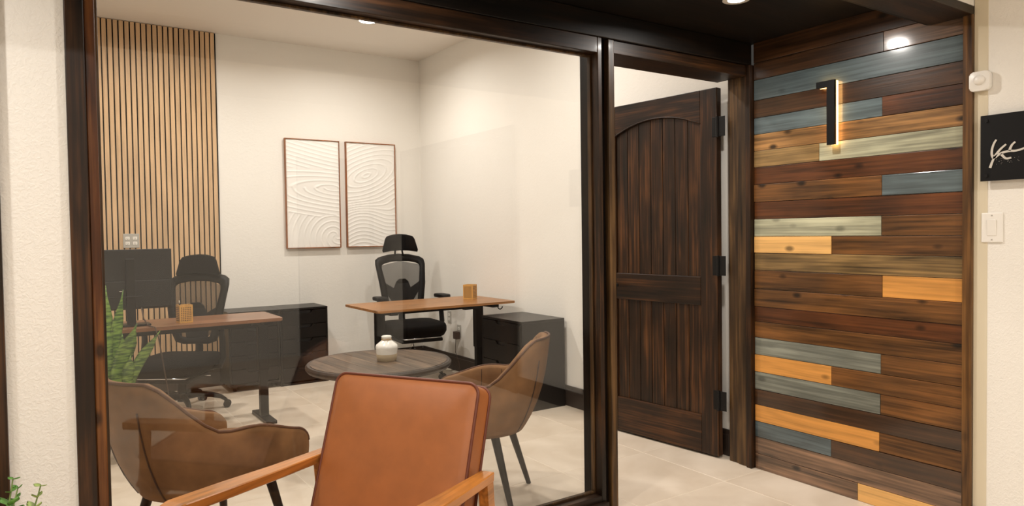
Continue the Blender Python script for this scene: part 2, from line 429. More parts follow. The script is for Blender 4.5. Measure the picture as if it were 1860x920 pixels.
trim(12, (3.198, YG + 0.087, 0), (XW - 0.001, YG + 0.151, 2.184), 'jamb_wood_z', 'brown wooden inner jamb that carries the hinges')
plain('trim_shade_cream', (214, 202, 176), 0.7)
trim(13, (XP - 0.002, 1.312, 0), (XP + 0.01, 1.3625, ZH), 'trim_shade_cream', 'narrow cream strip along the dark edge trim, its shadow put into the colour', 0.0005)  # shadow beside the edge trim, painted as a darker cream strip
# baseboards with a stepped cap
def baseboard(name, a, b_, cap_a, cap_b, label):
    m = MB().box(a, b_, 0.003).box(cap_a, cap_b, 0.003)
    return struct(m.build(name, 'baseboard_brown'), label, 'baseboard')
baseboard('baseboard_right', (XW - 0.016, YG + 0.2, 0), (XW, YB, 0.125), (XW - 0.011, YG + 0.2, 0.12), (XW, YB, 0.152), 'dark brown baseboard along the office side wall')
baseboard('baseboard_back', (XL, YB - 0.016, 0), (XW - 0.017, YB, 0.125), (XL, YB - 0.011, 0.12), (XW - 0.017, YB, 0.152), 'dark brown baseboard along the office back wall')
baseboard('baseboard_corridor', (XP - 0.016, YO, 0), (XP, 1.36, 0.11), (XP - 0.011, YO, 0.105), (XP, 1.36, 0.134), 'dark brown baseboard along the white corridor wall')

# ------------------------------------------------------------------ window
win = thing('window_1', 'large clear glass office window in a brown wooden frame', 'window', (1.14, YG, 0), kind='structure')
def wbox(name, a, b_, mat, bev=0.003):
    o = box(name, a, b_, mat, bev=bev); o.parent = win; o.location = o.location - Vector((1.14, YG, 0)); return o
wbox('stile', (0.1255, YG - 0.002, 0.0), (0.1535, YG + 0.075, 2.184), 'orange_wood_z')
wbox('stile', (2.122, YG, 0.0), (2.147, YG + 0.075, 2.184), 'dark_wood_z')
wbox('rail', (0.154, YG, 2.112), (2.1215, YG + 0.075, 2.184), 'dark_wood_x')
wbox('rail', (0.154, YG, 0.0), (2.1215, YG + 0.075, 0.082), 'dark_wood_x')
wbox('sill_step', (0.154, YG - 0.022, 0.0), (2.1465, YG - 0.0005, 0.055), 'dark_wood_x')
for z0, z1 in ((2.102, 2.1115), (0.0825, 0.092)):
    wbox('glazing_stop', (0.164, YG + 0.045, z0), (2.112, YG + 0.066, z1), 'jamb_wood_z', 0.002)
for x0, x1 in ((0.154, 0.1635), (2.1125, 2.1215)):
    wbox('glazing_stop', (x0, YG + 0.045, 0.0825), (x1, YG + 0.066, 2.1115), 'jamb_wood_z', 0.002)
wbox('pane', (0.154, YG + 0.067, 0.0825), (2.1215, YG + 0.074, 2.1115), 'pane_glass', 0)

# ------------------------------------------------------------------ office door, standing open
door = thing('door_1', 'dark stained wooden office door with arched plank panel, standing open', 'door', (3.193, 2.662, 0), R(96.0), kind='structure')
DW, DT, DH, DZ = 0.87, 0.022, 2.102, 0.012     # leaf lies along local +x; the face with the planks looks along +y
def dbox(name, a, b_, mat, bev=0.004): return box(name, a, b_, mat, door, bev)
dbox('stile', (0.0, -DT, DZ), (0.112, DT, DH), 'door_wood_z')
dbox('stile', (0.758, -DT, DZ), (DW, DT, DH), 'door_wood_z')
dbox('rail', (0.1125, -DT, 0.868), (0.7575, DT, 1.034), 'door_wood_x')
dbox('rail', (0.1125, -DT, DZ), (0.7575, DT, 0.232), 'door_wood_x')
half, zs, zp = 0.3225, 1.912, 1.985
rise = zp - zs; rad = (half * half + rise * rise) / (2 * rise); a0 = math.asin(half / rad)
poly = [(0.1125, DH), (0.1125, zs)] + [(0.435 + rad * math.sin(t), zp - rad + rad * math.cos(t)) for t in [(-a0 + 2 * a0 * k / 20) for k in range(1, 20)]] + [(0.7575, zs), (0.7575, DH)]
m_ = Matrix(((1, 0, 0, 0), (0, 0, -1, DT), (0, 1, 0, 0), (0, 0, 0, 1)))
MB().prism(poly, DT * 2, m_, 0.003).build('arched_rail', 'door_wood_x', door)
MB().tube([(0.1125, DT, zs)] + [(x, DT, z) for x, z in poly[2:-2]] + [(0.7575, DT, zs)], 0.0045, 6).build('arch_bead', 'door_wood_z', door, True)
nb = 7; bw = 0.645 / nb
for k in range(nb):
    x0 = 0.1125 + k * bw; xm = x0 + bw / 2
    zt = zp - rad + math.sqrt(rad * rad - min(abs(x0 - 0.435), abs(x0 + bw - 0.435), abs(xm - 0.435)) ** 2) + 0.02
    dbox('panel_board', (x0 + 0.0015, -0.010, 1.030), (x0 + bw - 0.0015, 0.009, zt), 'door_wood_z', 0.003)
    dbox('panel_board', (x0 + 0.0015, -0.010, 0.228), (x0 + bw - 0.0015, 0.009, 0.872), 'door_wood_z', 0.003)
for hz in (1.88, 1.10, 0.335):
    h = MB().box((-0.003, DT + 0.0005, hz - 0.055), (0.03, DT + 0.003, hz + 0.055), 0.001).box((-0.055, DT + 0.0005, hz - 0.055), (-0.008, DT + 0.003, hz + 0.055), 0.001)
    h.cyl((-0.006, DT + 0.006, hz - 0.058), (-0.006, DT + 0.006, hz + 0.058), 0.0075, n=10)
    h.build('hinge', 'black_metal', door)
h = MB().cyl((DW - 0.06, DT, 0.96), (DW - 0.06, DT + 0.012, 0.96), 0.03).cyl((DW - 0.06, DT + 0.01, 0.96), (DW - 0.06, DT + 0.05, 0.96), 0.01).box((DW - 0.17, DT + 0.042, 0.95), (DW - 0.05, DT + 0.056, 0.97), 0.004)
h.build('handle', 'black_metal', door, 'auto')

# unseen door added across the corridor, a dark area for the glass to reflect
d2 = thing('added_door_2', 'unseen dark wooden door added across the corridor to darken the glass reflection', 'door', (2.75, YO, 0), kind='structure')
box('leaf', (-0.36, 0.002, 0), (0.39, 0.03, 2.08), 'door_wood_z', d2, 0.003)
for a, b_ in (((-0.43, 0.001, 0), (-0.3605, 0.045, 2.16)), ((0.3905, 0.001, 0), (0.44, 0.045, 2.16)), ((-0.36, 0.001, 2.0805), (0.39, 0.045, 2.16))):
    box('casing', a, b_, 'dark_wood_z', d2, 0.003)

d3 = thing('added_door_3', 'unseen dark wooden double door added in the corridor wall to cut haze in the glass', 'door', (XP, -0.72, 0), R(-90), kind='structure')  # unseen double door, added so the bright side wall reflects less in the pane
for x0, x1 in ((-0.985, -0.002), (0.002, 0.985)):
    lf = box('leaf', (x0, -0.03, 0), (x1, -0.0165, 2.10), 'door_wood_z', d3, 0.003)
    MB().cyl((0, -0.008, 0), (0, -0.05, 0), 0.022).build('handle', 'black_metal', lf, 'auto', loc=(0.42 if x0 < 0 else -0.42, 0, -0.05))
for a, b_ in (((-1.055, -0.045, 0), (-0.9855, -0.0165, 2.17)), ((0.9855, -0.045, 0), (1.055, -0.0165, 2.17)), ((-0.985, -0.045, 2.1005), (0.985, -0.0165, 2.17))):
    box('casing', a, b_, 'dark_wood_z', d3, 0.003)

# ------------------------------------------------------------------ recessed lights
def downlight(loc, label, power, spread, group, size=0.05):
    t = thing('recessed_downlight', label, 'ceiling light', loc, group=group)
    MB().lathe([(size, -0.001), (size + 0.022, -0.003), (size + 0.024, -0.0005), (size, -0.0005)], 28).build('trim_ring', 'white_plastic', t, True)
    MB().lathe([(0, -0.002), (size, -0.002), (size, -0.0006), (0, -0.0006)], 28).build('lens', 'lamp_lens', t)
    ld = bpy.data.lights.new('downlight_glow', 'AREA'); ld.shape = 'DISK'; ld.size = size * 2; ld.energy = power; ld.color = WARM; ld.spread = R(spread)
    lo = bpy.data.objects.new('downlight_glow', ld); COL.objects.link(lo); lo.parent = t; lo.location = (0, 0, -0.006)
    return t
for x, y, l in ((2.30, 5.53, 'round recessed light in the office ceiling near the framed pictures'), (0.75, 5.53, 'round recessed light in the office ceiling before the slat panel'),
                (2.30, 3.75, 'round recessed light in the office ceiling nearest the open door'), (0.75, 3.75, 'round recessed light in the office ceiling behind the plaster pier')):
    downlight((x, y, ZC), l, P_OFFICE, 160, 'office ceiling lights', 0.07)
for x, l in ((2.54, 'round recessed light in the dark entry ceiling in front of the door'), (0.95, 'round recessed light in the dark entry ceiling above the leather armchair'),
             (-0.65, 'round recessed light in the dark entry ceiling past the plaster pier')):
    downlight((x, 2.02, 2.30), l, P_SOFFIT, 170, 'entry ceiling lights', 0.035)
for x, y, l in ((2.2, -0.6, 'round recessed light in the corridor ceiling before the added dark door'), (0.0, -0.6, 'round recessed light in the middle of the corridor ceiling'), (-2.2, -0.6, 'round recessed light in the corridor ceiling at the far end')):
    downlight((x, y, ZH), l, P_HALL, 165, 'corridor ceiling lights', 0.07)

# ------------------------------------------------------------------ slat panel on the back wall
sp = thing('slat_panel', 'light oak vertical slat panel with black gaps on the back wall', 'wall panel', (0, YB, 0))
SX0, SX1, SZ0, SZ1 = 0.085, 1.311, 0.153, 3.066
box('backing', (SX0, -0.010, SZ0), (SX1, -0.0005, SZ1), 'felt_black', sp)
ns = 30; pit = (SX1 - 0.006 - SX0) / ns
sm = None
for k in range(ns):
    xc = SX0 + (k + 0.5) * pit - 0.002
    if sm is None:
        o = MB().box((-0.0152, -0.006, -(SZ1 - SZ0) / 2), (0.0152, 0.006, (SZ1 - SZ0) / 2), 0.001, seg=1).build('slat', 'slat_wood', sp); sm = o.data
    else:
        o = bpy.data.objects.new('slat', sm); COL.objects.link(o); o.parent = sp
    o.location = (xc, -0.0165, (SZ0 + SZ1) / 2)
def outlet(name, label, loc, rz, wdt, hgt, rows, cols, mat='white_plastic', group=None, kind='outlet'):
    """wall plate on local -y with sockets"""
    t = thing(name, label, kind, loc, rz, group)
    box('plate', (-wdt / 2, -0.006, -hgt / 2), (wdt / 2, 0, hgt / 2), mat, t, 0.002)
    for r_ in range(rows):
        for c_ in range(cols):
            cx = (c_ - (cols - 1) / 2) * wdt / cols * 0.92; cz = (r_ - (rows - 1) / 2) * hgt / rows * 0.72
            so = box('socket', (cx - 0.016, -0.0085, cz - 0.013), (cx + 0.016, -0.0055, cz + 0.013), 'white_plastic', t, 0.003)
            MB().box((-0.007, -0.0021, -0.004), (-0.005, -0.0013, 0.005)).box((0.004, -0.0021, -0.004), (0.006, -0.0013, 0.004)).box((-0.002, -0.0021, -0.010), (0.002, -0.0013, -0.007)).build('slot', 'black_plastic', so)
    return t
outlet('power_outlet', 'pale double power outlet plate set in the slat panel', (0.621, YB - 0.0235, 1.281), 0, 0.118, 0.115, 2, 2, 'grey_plastic', 'office outlets')

# ------------------------------------------------------------------ relief pictures
def picture(x0, x1, z0, z1, fn, label):
    wd, hg = x1 - x0, z1 - z0
    t = thing('framed_picture', label, 'picture', ((x0 + x1) / 2, YB, z0), group='framed relief pictures')
    fr = 0.008; dp = 0.038
    for a, b_ in (((-wd / 2, -dp, 0), (-wd / 2 + fr, -0.001, hg)), ((wd / 2 - fr, -dp, 0), (wd / 2, -0.001, hg)), ((-wd / 2 + fr, -dp, 0), (wd / 2 - fr, -0.001, fr)), ((-wd / 2 + fr, -dp, hg - fr), (wd / 2 - fr, -0.001, hg))):
        box('frame_edge', a, b_, 'frame_wood', t, 0.001)
    nx, nz = 90, 176; iw, ih = wd - 2 * fr - 0.001, hg - 2 * fr - 0.001
    rows = []
    for j in range(nz + 1):
        v = j / nz
        rows.append([(-iw / 2 + iw * i / nx, -dp + 0.010 - fn(i / nx * 0.5, v), fr + 0.0005 + ih * v) for i in range(nx + 1)])
    MB_ = MB(); MB_.grid(rows); MB_.build('relief_canvas', 'canvas_white', t, True)
    box('back_board', (-wd / 2 + fr, -0.012, fr), (wd / 2 - fr, -0.002, hg - fr), 'frame_wood', t)
def ridge(p, amp=0.0046):
    q = p - math.floor(p); q = abs(q - 0.5) * 2
    return amp * (max(0.0, 1 - q / 0.36)) ** 1.2
def fn1(u, v):      # sweeping waves above, fan of strokes below
    e = 0.315 + 0.10 * (1 - u / 0.5) ** 2 * 0.2 - 0.03 * math.sin(u * 6)
    if v < e:
        d = math.hypot((u - 0.46) * 0.95, (v - 0.10) * 1.0); return ridge(d * 19 + 0.5 * math.atan2(v - 0.1, 0.46 - u))
    c = math.hypot((u - 0.42) * 0.30, (v - 0.56)) if v < 0.74 else 0.18 + (v - 0.74) * 1.0 + (u - 0.42) * 0.10
    return ridge((c + 0.10 * (u - 0.25) * (1 if v > 0.56 else -1)) * 27 + 0.3 * math.sin(u * 5))
def fn2(u, v):      # one tilted oval swirl that loosens into waves
    a = R(22); x, y = u - 0.20, v - 0.69
    xr, yr = x * math.cos(a) + y * math.sin(a), -x * math.sin(a) + y * math.cos(a)
    d = math.hypot(xr * 0.42, yr)
    wv = (0.69 - v) + 0.055 * math.sin(u * 9.0 + 0.4) + 0.12 * u
    t = ss(0.50, 0.28, v)
    return ridge((d * (1 - t) + wv * t) * 27)
picture(1.880, 2.395, 1.185, 2.200, fn1, 'white relief picture of fanned strokes in thin brown frame')
picture(2.457, 2.970, 1.185, 2.200, fn2, 'white relief picture of an oval swirl behind the headrest')

# ------------------------------------------------------------------ drawer units
def drawer_unit(label, loc, rz, wd, dp, hg, nd, group, casters=False):
    """front looks along local -y; origin on the floor at the middle of the front"""
    t = thing('drawer_unit', label, 'cabinet', loc, rz, group)
    zb = 0.045 if casters else 0.0
    c = MB().box((-wd / 2, 0.002, zb + 0.018), (-wd / 2 + 0.016, dp, hg - 0.018)).box((wd / 2 - 0.016, 0.002, zb + 0.018), (wd / 2, dp, hg - 0.018)).box((-wd / 2 + 0.016, dp - 0.012, zb + 0.018), (wd / 2 - 0.016, dp, hg - 0.018)).box((-wd / 2, 0.002, zb), (wd / 2, dp, zb + 0.018))
    c.box((-wd / 2 + 0.02, 0.03, zb + 0.02), (wd / 2 - 0.02, dp - 0.02, hg - 0.03))
    c.build('body', 'cabinet_black', t)
    box('top', (-wd / 2 - 0.001, 0.0, hg - 0.0178), (wd / 2 + 0.001, dp, hg), 'cabinet_black', t, 0.002)
    z0, z1 = zb + 0.03, hg - 0.021; dh = (z1 - z0) / nd; iw = wd / 2 - 0.018
    for k in range(nd):
        a, b_ = z0 + k * dh + 0.003, z0 + (k + 1) * dh - 0.003
        nw = min(0.06, iw * 0.35); nh = min(0.028, dh * 0.35)
        poly = [(-iw, a), (iw, a), (iw, b_), (nw + 0.02, b_), (nw, b_ - nh * 0.8), (nw * 0.6, b_ - nh), (-nw * 0.6, b_ - nh), (-nw, b_ - nh * 0.8), (-nw - 0.02, b_), (-iw, b_)]
        d = MB().prism(poly, 0.014, Matrix(((1, 0, 0, 0), (0, 0, -1, 0.016), (0, 1, 0, 0), (0, 0, 0, 1)))).build('drawer_front', 'cabinet_black', t)
        box('finger_slot', (-nw, 0.0165, b_ - nh - 0.003), (nw, 0.0185, b_), 'cabinet_line', d)
    if casters:
        for sx in (-1, 1):
            for y in (0.05, dp - 0.05):
                MB().cyl((sx * (wd / 2 - 0.05) - 0.011, y, 0.02), (sx * (wd / 2 - 0.05) + 0.011, y, 0.02), 0.02).box((sx * (wd / 2 - 0.05) - 0.014, y - 0.012, 0.03), (sx * (wd / 2 - 0.05) + 0.014, y + 0.012, 0.0448), 0.002).build('caster', 'black_plastic', t)
    return t
drawer_unit('black drawer unit on casters between desk and white wall', (1.487, 6.15, 0), 0, 0.418, 0.375, 0.672, 5, 'black drawer units', True)
drawer_unit('black five-drawer unit beneath the framed pictures', (1.910, 6.15, 0), 0, 0.42, 0.375, 0.672, 5, 'black drawer units')
drawer_unit('black drawer unit against side wall beside the rustic desk', (2.852, 4.43, 0), R(-90), 0.55, 0.388, 0.661, 4, 'black drawer units')

# ------------------------------------------------------------------ standing desks
def desk(name, label, loc, wd, dp, hg, topmat, legs, thick=0.022, hooks=()):
    t = thing(name, label, 'desk', loc, group='office desks')
    MB().prism(rrect(wd, dp, 0.025), thick, Matrix.Translation((0, 0, hg - thick)), 0.003).build('desktop', topmat, t)
    for x in legs:
        l = MB().box((x - 0.035, -0.028, 0.35), (x + 0.035, 0.028, hg - thick - 0.03), 0.003).box((x - 0.029, -0.022, 0.02), (x + 0.029, 0.022, 0.36), 0.003).build('leg', 'black_metal', t)
        box('foot', (x - 0.037, -dp / 2 + 0.05, 0), (x + 0.037, dp / 2 - 0.05, 0.024), 'black_metal', t, 0.004)
        box('top_bracket', (x - 0.03, -dp / 2 + 0.06, hg - thick - 0.03), (x + 0.03, dp / 2 - 0.06, hg - thick - 0.0005), 'black_metal', t, 0.002)
    box('crossbar', (min(legs) + 0.031, -0.04, hg - thick - 0.052), (max(legs) - 0.031, 0.04, hg - thick - 0.006), 'black_metal', t, 0.002)
    for x, y in hooks:
        p = [(x, y, hg - thick - 0.002), (x, y - 0.002, hg - thick - 0.03)] + [(x + 0.022 - 0.022 * math.cos(R(a)), y - 0.002, hg - thick - 0.035 - 0.022 * math.sin(R(a))) for a in range(0, 181, 20)]
        MB().tube(p, 0.0045, 8).build('hook', 'black_metal', t, True)
    return t
desk1 = desk('standing_desk', 'walnut brown standing desk carrying the monitor', (0.865, 5.16, 0), 1.03, 0.50, 0.74, 'desk_walnut', (-0.43, 0.435))
box('control_box', (0.30, -0.24, 0.70), (0.36, -0.19, 0.7175), 'black_plastic', desk1, 0.003)
desk2 = desk('standing_desk', 'rustic light brown standing desk beneath the framed pictures', (2.605, 5.08, 0), 1.195, 0.68, 0.75, 'desk_rustic', (-0.445, 0.44), 0.018, ((-0.55, -0.22), (0.51, -0.2)))
box('control_box', (0.12, -0.335, 0.708), (0.26, -0.29, 0.7315), 'black_plastic', desk2, 0.003)

# monitor seen from behind on a pole stand
mo = thing('monitor', 'dark grey computer monitor seen from behind on walnut desk', 'monitor', (0.47, 5.10, 0.7405))
box('shell', (-0.27, -0.012, 0.105), (0.245, 0.016, 0.49), 'monitor_grey', mo, 0.005)
box('rear_bulge', (-0.262, -0.026, 0.113), (0.237, -0.0125, 0.29), 'monitor_grey', mo, 0.006)
box('screen', (-0.262, 0.0165, 0.115), (0.237, 0.018, 0.482), 'black_plastic', mo)
st = box('stand_pole', (-0.026, -0.052, 0.012), (0.026, -0.0265, 0.43), 'black_metal', mo, 0.003)
MB().cyl((-0.16, -0.058, 0.19), (0.06, -0.058, 0.19), 0.004).build('arm_rod', 'black_metal', mo)
box('stand_base', (-0.11, -0.064, 0), (0.11, 0.06, 0.012), 'black_metal', mo, 0.003)
for x in (-0.165, -0.055): MB().lathe([(0, -0.003), (0.008, -0.002), (0.008, 0.002), (0, 0.003)], 12).build('screw_cap', 'silver', mo, True, loc=(x, -0.030, 0.225))
mc = MB().tube([(0.055, -0.071, 0.12), (0.065, -0.074, 0.05), (0.085, -0.10, 0.006), (0.10, -0.20, 0.006), (0.112, -0.203, 0.004), (0.13, -0.212, -0.06), (0.15, -0.205, -0.20), (0.20, -0.1, -0.50)], 0.004, 6).build('monitor_cable', 'cord_brown', None, True, loc=(0.47, 5.10, 0.7405))
tag(mc, 'thin brown cable hanging from monitor over the walnut desk edge', 'cable')

# perforated bamboo pen holders
def pen_cup(label, loc, size, h_, rz):
    t = thing('pen_holder', label, 'pen holder', loc, rz, 'bamboo pen holders'); s_ = size / 2
    for k in range(4):
        m_ = Matrix.Rotation(k * PI / 2, 4, 'Z')
        MB().box((-s_, -s_, 0), (s_ - 0.005, -s_ + 0.005, h_), m=m_).build('side_panel', 'bamboo', t)
        hm = MB()
        for i in range(6):
            for j in range(8):
                hm.box((-s_ * 0.78 + i * s_ * 0.27, -s_ - 0.0006, h_ * 0.12 + j * h_ * 0.1), (-s_ * 0.78 + i * s_ * 0.27 + s_ * 0.15, -s_ + 0.0002, h_ * 0.12 + j * h_ * 0.1 + h_ * 0.055), m=m_)
        o = hm.build('perforation', 'cord_brown', t); o['kind'] = 'stuff'
    box('bottom', (-s_ + 0.005, -s_ + 0.005, 0), (s_ - 0.005, s_ - 0.005, 0.005), 'bamboo', t)
    return t
pen_cup('perforated bamboo pen holder with a pen on the walnut desk', (0.779, 5.06, 0.7405), 0.082, 0.118, R(8))
pn = thing('pen', 'silver-tipped pen standing in the perforated bamboo holder', 'pen', (0.760, 5.055, 0.747), 0)
MB().cyl((0, 0, 0), (-0.012, -0.015, 0.125), 0.004, n=10).build('barrel', 'black_plastic', pn, True)
MB().cyl((-0.012, -0.015, 0.125), (-0.014, -0.017, 0.142), 0.0042, 0.003, n=10).build('tip', 'silver', pn, True)
pen_cup('slim empty bamboo pen holder on the rustic desk', (3.00, 5.13, 0.7505), 0.088, 0.122, R(35))

# ------------------------------------------------------------------ ergonomic office chairs
def office_chair(label, loc, rz, zs_, head):
    """faces local -y"""
    t = thing('office_chair', label, 'office chair', loc, rz, 'black mesh office chairs')
    # base
    for k in range(5):
        a = R(18 + 72 * k); ca, sa = math.cos(a), math.sin(a)
        MB().tube([(ca * r_, sa * r_, z_) for r_, z_ in ((0.02, 0.105), (0.10, 0.115), (0.20, 0.105), (0.27, 0.085), (0.305, 0.06))], [0.028, 0.025, 0.021, 0.017, 0.013], 8).build('base_arm', 'black_plastic', t, True)
        cs = MB()
        tx, ty = -sa, ca
        for s_ in (-1, 1):
            cs.cyl((ca * 0.315 + tx * s_ * 0.008, sa * 0.315 + ty * s_ * 0.008, 0.027), (ca * 0.315 + tx * s_ * 0.026, sa * 0.315 + ty * s_ * 0.026, 0.027), 0.027, n=18)
        cs.cyl((ca * 0.305, sa * 0.305, 0.03), (ca * 0.305, sa * 0.305, 0.065), 0.012)
        cs.build('caster', 'black_plastic', t, 'auto')
    MB().cyl((0, 0, 0.07), (0, 0, 0.20), 0.034).cyl((0, 0, 0.20), (0, 0, 0.26), 0.030).build('column_sleeve', 'black_plastic', t, 'auto')
    MB().cyl((0, 0, 0.25), (0, 0, zs_ - 0.16), 0.014).build('gas_lift', 'chrome', t, True)
    box('mechanism', (-0.09, -0.10, zs_ - 0.165), (0.09, 0.14, zs_ - 0.113), 'black_plastic', t, 0.01)
    MB().tube([(0.09, -0.02, zs_ - 0.14), (0.17, -0.03, zs_ - 0.14), (0.24, -0.04, zs_ - 0.145)], 0.005, 6).build('lever', 'chrome', t, True)
    # seat: rounded, waterfall front
    rows = []
    for j in range(7):
        v = j / 6
        zz = zs_ - 0.115 + [0.0, 0.012, 0.05, 0.085, 0.105, 0.115, 0.115][j]
        f = [0.80, 0.93, 1.0, 1.0, 0.975, 0.90, 0.0][j]
        pl = rrect(0.51 * max(f, 0.001), 0.50 * max(f, 0.001), 0.10 * max(f, 0.001), 5)
        rows.append([(x, y - 0.03, zz - (0.02 * ss(-0.12, -0.27, y) if f > 0.5 else 0)) for x, y in pl])
    b_ = MB(); b_.grid(rows, True); b_.bm.faces.new([v for v in b_.bm.verts if False] or [b_.bm.verts.new(p) for p in rows[0]][::-1])
    b_.build('seat', 'black_fabric', t, True)
    box('footrest', (-0.19, -0.27, zs_ - 0.16), (0.19, 0.05, zs_ - 0.13), 'black_plastic', t, 0.006)
    MB().tube([(-0.17, -0.02, zs_ - 0.122), (-0.17, -0.288, zs_ - 0.122), (0.17, -0.288, zs_ - 0.122), (0.17, -0.02, zs_ - 0.122)], 0.006, 8).build('footrest_rail', 'chrome', t, True)
    # back: outline ring, mesh and spine; the back plane leans a little
    zb0, zb1 = zs_ + 0.05, zs_ + 0.58
    def bk(x, z, off=0.0):     # curved, leaning back surface
        u = (z - zb0) / (zb1 - zb0)
        return (x, 0.235 + 0.10 * u + 0.04 * math.sin(u * PI) * -1 - 0.28 * x * x + off, z)
    out = [(-0.10, zb0), (-0.16, zb0 + 0.02), (-0.20, zb0 + 0.12), (-0.222, zb0 + 0.28), (-0.242, zb0 + 0.46), (-0.236, zb0 + 0.505), (-0.20, zb0 + 0.53), (-0.10, zb0 + 0.553), (0, zb0 + 0.56)]
    out = out + [(-x, z) for x, z in out[-2::-1]]
    inn = [(-0.085, zb0 + 0.05), (-0.115, zb0 + 0.06), (-0.145, zb0 + 0.13), (-0.166, zb0 + 0.28), (-0.190, zb0 + 0.43), (-0.186, zb0 + 0.455), (-0.16, zb0 + 0.47), (-0.09, zb0 + 0.486), (0, zb0 + 0.49)]
    inn = inn + [(-x, z) for x, z in inn[-2::-1]]
    fb = MB()
    rows = []
    n_ = len(out)
    rows.append([bk(*p, 0.0) for p in out]); rows.append([bk(*p, -0.012) for p in [((a[0] * 2 + c[0]) / 3, (a[1] * 2 + c[1]) / 3) for a, c in zip(out, inn)]])
    rows.append([bk(*p, -0.010) for p in inn]); rows.append([bk(*p, 0.016) for p in inn]); rows.append([bk(*p, 0.022) for p in out]); rows.append(rows[0])
    V = [[fb.bm.verts.new(p) for p in r_] for r_ in rows[:-1]]; V.append(V[0])
    for i in range(5):
        for k in range(n_):
            k2 = (k + 1) % n_
            fb.bm.faces.new((V[i][k], V[i][k2], V[i + 1][k2], V[i + 1][k]))
    fr_ = fb.build('back_frame', 'black_plastic', t, True)
    mb_ = MB(); rr = []
    for j in range(13):
        z = zb0 + 0.05 + (0.49 - 0.05) * j / 12
        hw = 0.085
        for a, c in zip(inn[:9], inn[1:9]):
            if a[1] <= z <= c[1] and c[1] > a[1]: hw = -(a[0] + (c[0] - a[0]) * (z - a[1]) / (c[1] - a[1])); break
        hw += 0.006
        rr.append([bk(-hw + 2 * hw * i / 10, z, -0.004) for i in range(11)])
    mb_.grid(rr); mb_.build('back_mesh', 'mesh_fabric', t, True)
    # spine with spread wings that carries the lumbar pad
    half_ = [(-0.075, 0.0), (-0.085, 0.10), (-0.165, 0.21), (-0.192, 0.33), (-0.165, 0.285), (-0.078, 0.232), (-0.058, 0.30), (-0.03, 0.325)]
    poly = half_ + [(-x, z) for x, z in half_[::-1]]
    MB().prism([(x, zb0 + z) for x, z in poly], 0.02, Matrix(((1, 0, 0, 0), (0, 0, 1, 0.245), (0, 1, 0, 0), (0, 0, 0, 1))) @ Matrix.Rotation(R(0), 4, 'X'), 0.004).build('lumbar_support', 'black_plastic', t)
    MB().tube([(0, 0.10, zs_ - 0.105), (0, 0.24, zs_ - 0.09), (0, 0.285, zs_ + 0.0), (0, 0.283, zs_ + 0.15)], [0.035, 0.035, 0.032, 0.03], 10, flat=0.6).build('back_bracket', 'black_plastic', t, True)
    # headrest
    zt = zb1 + 0.03
    for s_ in (-1, 1):
        MB().tube([(s_ * 0.042, 0.335, zt - 0.03), (s_ * 0.034, 0.345, zt + 0.03), (s_ * 0.045, 0.335, zt + head)], 0.009, 8).build('headrest_stem', 'black_plastic', t, True)
    hp = [(-0.166, 0.0), (-0.172, 0.02), (-0.142, 0.125), (-0.124, 0.15), (-0.065, 0.167), (0, 0.172)]
    hp = hp + [(-x, z) for x, z in hp[-2::-1]] + [(0.09, 0.012), (0, 0.016), (-0.09, 0.012)]
    hb = MB(); cz = 0.08
    rows = []
    for s_, o_ in ((0.90, 0.0), (1.0, 0.012), (1.0, 0.038), (0.9, 0.052)):
        rows.append([(x * s_, 0.295 + o_ - 0.9 * (x * s_) ** 2, zt + head - 0.03 + cz + (z - cz) * s_) for x, z in hp])
    V = hb.grid(rows, True); hb.bm.faces.new(V[0][::-1]); hb.bm.faces.new(V[-1])
    hb.build('headrest', 'black_fabric', t, 'auto')
    # armrests
    for s_ in (-1, 1):
        MB().tube([(s_ * 0.20, 0.02, zs_ - 0.095), (s_ * 0.285, 0.02, zs_ - 0.085), (s_ * 0.305, 0.03, zs_ - 0.02), (s_ * 0.30, 0.04, zs_ + 0.10), (s_ * 0.295, 0.03, zs_ + 0.212)], [0.022, 0.022, 0.024, 0.022, 0.02], 10).build('armrest_post', 'black_plastic', t, True)
        pr = rrect(0.095, 0.25, 0.045, 5)
        MB().prism([(x + s_ * 0.295, y - 0.005) for x, y in pr], 0.03, Matrix.Translation((0, 0, zs_ + 0.205)), 0.01).build('armrest_pad', 'black_plastic', t, 'auto')
    return t
office_chair('black mesh office chair with headrest before the framed pictures', (2.80, 5.84, 0), R(-6), 0.51, 0.045)
office_chair('black mesh office chair with headrest before the slat panel', (0.86, 5.78, 0), R(-36), 0.415, 0.0)

# ------------------------------------------------------------------ round table and vase
TC = (1.665, 3.93)
rt = thing('round_table', 'round dark brown wooden table on a pedestal foot', 'table', (TC[0], TC[1], 0), R(4))
plain('table_rim', (46, 36, 28), 0.5, noise=0.25, nscale=25)
tt = MB().lathe([(0, 0.505), (0.38, 0.505), (0.415, 0.51), (0.428, 0.526), (0.428, 0.538), (0.418, 0.5485), (0.406, 0.5495), (0.402, 0.5475), (0, 0.5475)], 72).build('tabletop', 'table_rim', rt, 'auto')
NB, RB = 7, 0.401
for k in range(NB):
    x0, x1 = -RB + 2 * RB * k / NB + 0.0008, -RB + 2 * RB * (k + 1) / NB - 0.0008
    xs = [x0 + (x1 - x0) * q / 8 for q in range(9)]; yy = [math.sqrt(max(0.0, RB * RB - x * x)) + 0.0005 for x in xs]
    MB().prism([(x, y) for x, y in zip(xs[::-1], yy[::-1])] + [(x, -y) for x, y in zip(xs, yy)], 0.0028, Matrix.Translation((0, 0, 0.5474))).build('board', 'table_wood', tt)
MB().lathe([(0.06, 0.51), (0.05, 0.46), (0.045, 0.30), (0.06, 0.12), (0.07, 0.05)], 24).build('pedestal', 'table_wood', rt, True)
